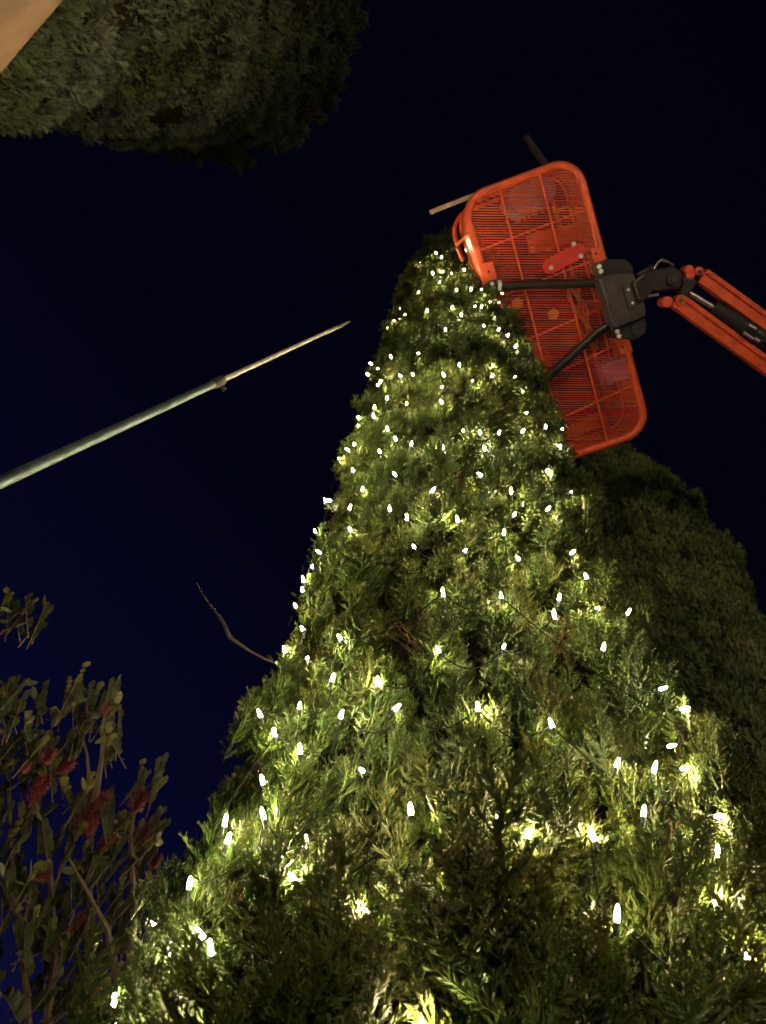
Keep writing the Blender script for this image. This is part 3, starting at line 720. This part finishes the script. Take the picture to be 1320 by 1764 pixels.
# main boom, mast and chassis beyond the frame
J = Bw @ loc(1500, 725, -.28); T = Vector((6.3, 2.6, 1.5))
mb = MB(); mb.box(LI @ J, (.34, .34, .34)); mb.build('jib_knuckle', M['orange'], lift, bevel=.03)
def beam(mb, a, b, w, h):
    d = (b - a).normalized(); s = d.cross(Vector((0, 0, 1))).normalized(); n = s.cross(d); mb.box((a + b) / 2, ((b - a).length, w, h), Matrix((d, s, n)).transposed())
mb = MB(); beam(mb, LI @ J, LI @ J.lerp(T, .5), .16, .2); mb.build('inner_boom', M['orange'], lift, bevel=.01)
mb = MB(); beam(mb, LI @ J.lerp(T, .42), LI @ T, .22, .27); mb.build('main_boom', M['orange'], lift, bevel=.01)
mb = MB(); mb.box((.6, -.4, 1.25), (1.3, .9, .8)); mb.build('turntable', M['orange'], lift, bevel=.05)
mb = MB(); mb.box((.3, -.2, .65), (2.3, 1.1, .4)); mb.build('chassis', M['orange'], lift, bevel=.04)
for x in (-.5, 1.1):
    for y in (-.9, .5):
        mb = MB(); mb.tube([(x, y - .14, .40), (x, y + .14, .40)], .40, n=24); w = mb.build('wheel', M['tyre'], lift, smooth=True, bevel=.03)
        mb = MB(); mb.tube([(x, y - .15, .40), (x, y + .15, .40)], .20, n=16); mb.build('rim', M['orange'], w, smooth=True)
# step plate under the floor with its bolts
cap = []
A_, B_ = loc(946, 459), loc(993, 434); d2 = (B_ - A_).normalized(); s2 = Vector((-d2.y, d2.x, 0)); rr_ = .068
for i in range(9): a = R(90 + 180 * i / 8); cap.append(A_ + d2 * rr_ * math.cos(a) + s2 * rr_ * math.sin(a))
for i in range(9): a = R(-90 + 180 * i / 8); cap.append(B_ + d2 * rr_ * math.cos(a) + s2 * rr_ * math.sin(a))
mb = MB(); mb.prism([(p.x, p.y) for p in cap], -.052, -.036); s_ = MB(); s_.v, s_.f = mb.v, [tuple(reversed(f)) for f in mb.f]
bx(s_).build('step_plate', M['red'], lift, bevel=.004)
for x, y in ((950, 461), (1001, 441), (989, 420)): disc(x, y, .020, -.072, -.052, 'plate_bolt', M['bolt'], n=6)

# things carried on the platform
def carried(name, label, cat, group=None, px=0, py=0):
    p = Bw @ loc(px, py, .02); mw = Matrix.Translation(p) @ Bw.to_3x3().to_4x4(); o = empty(name, None, mw); return tag(o, label, cat, group)
for px, py, lb in ((901, 340, 'milky lavender bucket on the platform floor, left one of the pair'), (934, 326, 'milky lavender bucket on the platform floor, right one of the pair')):
    o = carried('plastic_bucket', lb, 'bucket', 'plastic buckets standing on the platform', px, py)
    mb = MB(); mb.lathe([(.085, -.006), (.118, .0), (.122, .01), (.142, .30), (.146, .31), (.138, .31), (.115, .02)], n=24); mb.build('bucket_body', M['lav'], o, smooth=True)
    mb = MB(); mb.tube([(.145 * math.cos(R(a)), .145 * math.sin(R(a)) * .4 + .1, .3 + .02 * math.sin(R(a))) for a in range(0, 181, 20)], .003, n=5); mb.build('bucket_handle', M['steel'], o, smooth=True)
def carton(name, label, cat, px, py, w, d, h, m, ang=0.0, lid=None):
    o = carried(name, label, cat, None, px, py); o.matrix_world = o.matrix_world @ Matrix.Rotation(ang, 4, 'Z')
    mb = MB(); mb.box((0, 0, h / 2), (w, d, h)); mb.build('case', m, o, bevel=.012)
    mb = MB(); mb.box((0, 0, h + .011), (w * 1.04, d * 1.04, .02)); mb.build('lid', lid or m, o, bevel=.006)
    mb = MB(); mb.tube([(-w * .2, 0, h + .02), (-w * .2, 0, h + .06), (w * .2, 0, h + .06), (w * .2, 0, h + .02)], .008, n=6); mb.build('handle', M['black'], o, smooth=True)
carton('tool_box', 'bright orange tool box seen through the platform floor above the red plate', 'tool box', 962, 408, .44, .16, .18, M['orange'], .12)
carton('fuel_can', 'solid red can beside the lit tree seen through the platform floor', 'can', 930, 618, .17, .20, .3, M['red'])
carton('storage_case', 'flat red case near the lower end of the platform', 'case', 1015, 732, .34, .12, .1, M['orange'], .0)
carton('plastic_tub', 'pale lavender tub near the right edge of the platform', 'tub', 1062, 640, .22, .20, .2, M['lav'])
for px, py, lb in ((892, 523, 'small yellow round cap, nearer the lit tree'), (954, 541, 'small yellow round cap, nearer the black casting')):
    o = carried('yellow_cap', lb, 'cap', 'yellow caps on the platform floor', px, py); mb = MB(); mb.lathe([(.044, -.018), (.048, .0), (.048, .03), (.020, .045)], n=16); mb.build('cap_body', M['yellow'], o, smooth=True)
    mb = MB(); mb.lathe([(.010, -.010), (.012, -.004)], n=10); mb.build('cap_nub', M['rubber'], o)
o = carried('rope_coil', 'loose tan rope lying lengthwise on the platform floor', 'rope', None, 990, 530); oi_ = o.matrix_world.inverted() @ Bw
for sft in (0, 9, 19):
    mb = MB(); mb.tube([oi_ @ loc(972 + sft + 3.2 * math.sin(i * .9 + sft) + i * 2.1, 478 + i * 6.6, .035) for i in range(20)], .012, n=6); mb.build('rope_strand', M['tan'], o, smooth=True)
# plank lying along the rail, and a thin rod standing up
p0, p1 = Bw @ loc(741, 366, 1.13), Bw @ loc(955, 282, 1.13)
o = tag(empty('wooden_plank', p0), 'long pale plank resting on the platform rail and sticking out left', 'plank')
d = (p1 - p0).normalized(); nn = (Bw.to_3x3() @ Vector((0, 0, 1))).normalized(); s = nn.cross(d).normalized(); nn = d.cross(s); rot = Matrix((d, s, nn)).transposed(); L = (p1 - p0).length
mb = MB(); mb.box((p1 - p0) / 2, (L, .040, .030), rot); mb.build('board', M['wood'], o, bevel=.003)
mb = MB(); mb.box((p1 - p0) * .62, (L * .7, .03, .03), Matrix(rot)); mb.v = [v + nn * .034 for v in mb.v]; mb.build('batten', M['rubber'], o)
q0, q1 = Bw @ loc(938, 284, 1.15), Bw @ loc(908, 238, 1.5)
o = tag(empty('support_rod', q0), 'thin dark rod standing up behind the top rail of the platform', 'rod')
mb = MB(); mb.tube([(0, 0, 0), (q1 - q0) * .5, q1 - q0], [.045, .04, .03], n=8); mb.build('rod', M['plate'], o, smooth=True)
mb = MB(); mb.tube([(q1 - q0) * .98, (q1 - q0) * 1.02], .05, n=8); mb.build('end_cap', M['rubber'], o, smooth=True)

# ------------------------------------------------------------------ telescopic pole at the left
A = at(0, 831, 2.0); B = at(600, 555, 4.9); dd = (B - A)
bt = A - dd * (A.z / dd.z)
def on_line(px, py):
    r_ = ray(px, py); n_ = r_.cross(dd).normalized(); # closest point of line A+t dd to the sight line
    w0 = A - CAM; a, b, c = dd.dot(dd), dd.dot(r_), 1.0; d0, e0 = dd.dot(w0), r_.dot(w0); t = (b * e0 - c * d0) / (a * c - b * b); return A + dd * t
Cc = on_line(375, 656)
pole = tag(empty('telescopic_pole', bt), 'long two section pole standing left of the lit tree', 'pole')
rel = lambda p: p - bt
mb = MB(); mb.tube([(0, 0, 0), rel(A), rel(Cc)], [.0165, .0155, .0140], n=16); mb.build('lower_section', M['galv'], pole, smooth=True)
mb = MB(); u1 = dd.normalized(); mb.tube([rel(Cc) - u1 * .05, rel(Cc) - u1 * .04, rel(Cc) + u1 * .035, rel(Cc) + u1 * .05], [.0145, .0195, .0195, .013], n=14); cl = mb.build('collar', M['rubber'], pole, smooth=True)
mb = MB(); sx_ = u1.orthogonal().normalized(); mb.tube([rel(Cc) + sx_ * .02, rel(Cc) + sx_ * .04], .010, n=8); mb.build('locking_knob', M['rubber'], cl, smooth=True)
mb = MB(); mb.tube([rel(Cc) + u1 * .02, rel(B) - u1 * .25], [.0098, .0094], n=14); mb.build('upper_section', M['poleup'], pole, smooth=True)
hk_ = ray(600, 540).cross(u1).normalized()
mb = MB(); mb.tube([rel(B) - u1 * .27, rel(B) - u1 * .18, rel(B) - u1 * .06, rel(B) + u1 * .04], [.0105, .0115, .010, .005], n=10); mb.build('pole_tip', M['plate'], pole, smooth=True)
mb = MB(); mb.tube([(0, 0, .0), (0, 0, .03)], .03, n=14); mb.build('foot', M['rubber'], pole, smooth=True)

# ------------------------------------------------------------------ timber beam at the top left corner
def onz(px, py, z): r_ = ray(px, py); return CAM + r_ * ((z - CAM.z) / r_.z)
E0, E1 = onz(113, 0, 3.05), onz(0, 132, 3.05); ed = (E1 - E0).normalized(); sdn = ed.cross(Vector((0, 0, 1))).normalized()
inner = onz(-40, -40, 3.05)
if sdn.dot(inner - E0) < 0: sdn = -sdn
Bs, Be = E0 - ed * .9, E1 + ed * 1.1
pb = Be + sdn * .09; pb.z = 0
o = tag(empty('timber_pergola', pb), 'warm lit timber beam crossing the top left corner', 'pergola')
c0 = (Bs + Be) / 2 + sdn * .20 + Vector((0, 0, -.16)); mb = MB(); mb.box(c0 - pb, ((Be - Bs).length, .40, .32), Matrix((ed, sdn, ed.cross(sdn))).transposed()); mb.build('beam', M['timber'], o, bevel=.008)
mb = MB(); mb.box(Vector((0, 0, 1.36)) - ed * .1, (.14, .14, 2.72), Matrix((ed, sdn, ed.cross(sdn))).transposed()); mb.build('post', M['timber'], o, bevel=.008)

# ------------------------------------------------------------------ lamps standing in the square behind the viewer
def lamp_post(x, y, h, watts, colour, label, rad=.14):
    o = tag(empty('lamp_post', (x, y, 0)), label, 'street lamp', 'low lamp posts on the square')
    mb = MB(); mb.lathe([(.11, 0), (.10, .08), (.045, .16), (.038, h - .16), (.09, h - .15)], n=14); mb.build('post', M['black'], o, smooth=True)
    mb = MB(); mb.lathe([(.02, -.145), (.10, -.11), (.145, 0), (.10, .11), (.02, .145)], n=20, M4=Matrix.Translation((0, 0, h))); gl = mb.build('lamp_globe', M['lampglass'], o, smooth=True)
    mb = MB(); mb.lathe([(.12, h + .15), (.02, h + .22)], n=14); mb.build('lamp_cap', M['black'], o, smooth=True)
    ld = bpy.data.lights.new('lamp_light', 'POINT'); ld.energy = watts; ld.color = colour; ld.shadow_soft_size = .16
    lo = bpy.data.objects.new('lamp_light', ld); col.objects.link(lo); lo.parent = o; lo.location = (0, 0, h)
    gl.visible_shadow = True
    mt_ = gl
    return o, gl
LAMPS = [(-2.2, -8.5, 2.3, 1150, (1.0, .74, .50)), (6.5, -5.5, 2.3, 900, (1.0, .78, .56))]
for i, (x, y, h, w_, c_) in enumerate(LAMPS):
    o, gl = lamp_post(x, y, h, w_, c_, ('brighter globe lamp behind the viewer, left' if i == 0 else 'dimmer globe lamp behind the viewer, right'))
    # the light sits just below the globe so the glass does not shade it
    [c for c in o.children if c.type == 'LIGHT'][0].location.z = h - .33
    [c for c in o.children if c.type == 'LIGHT'][0].location.x = .12
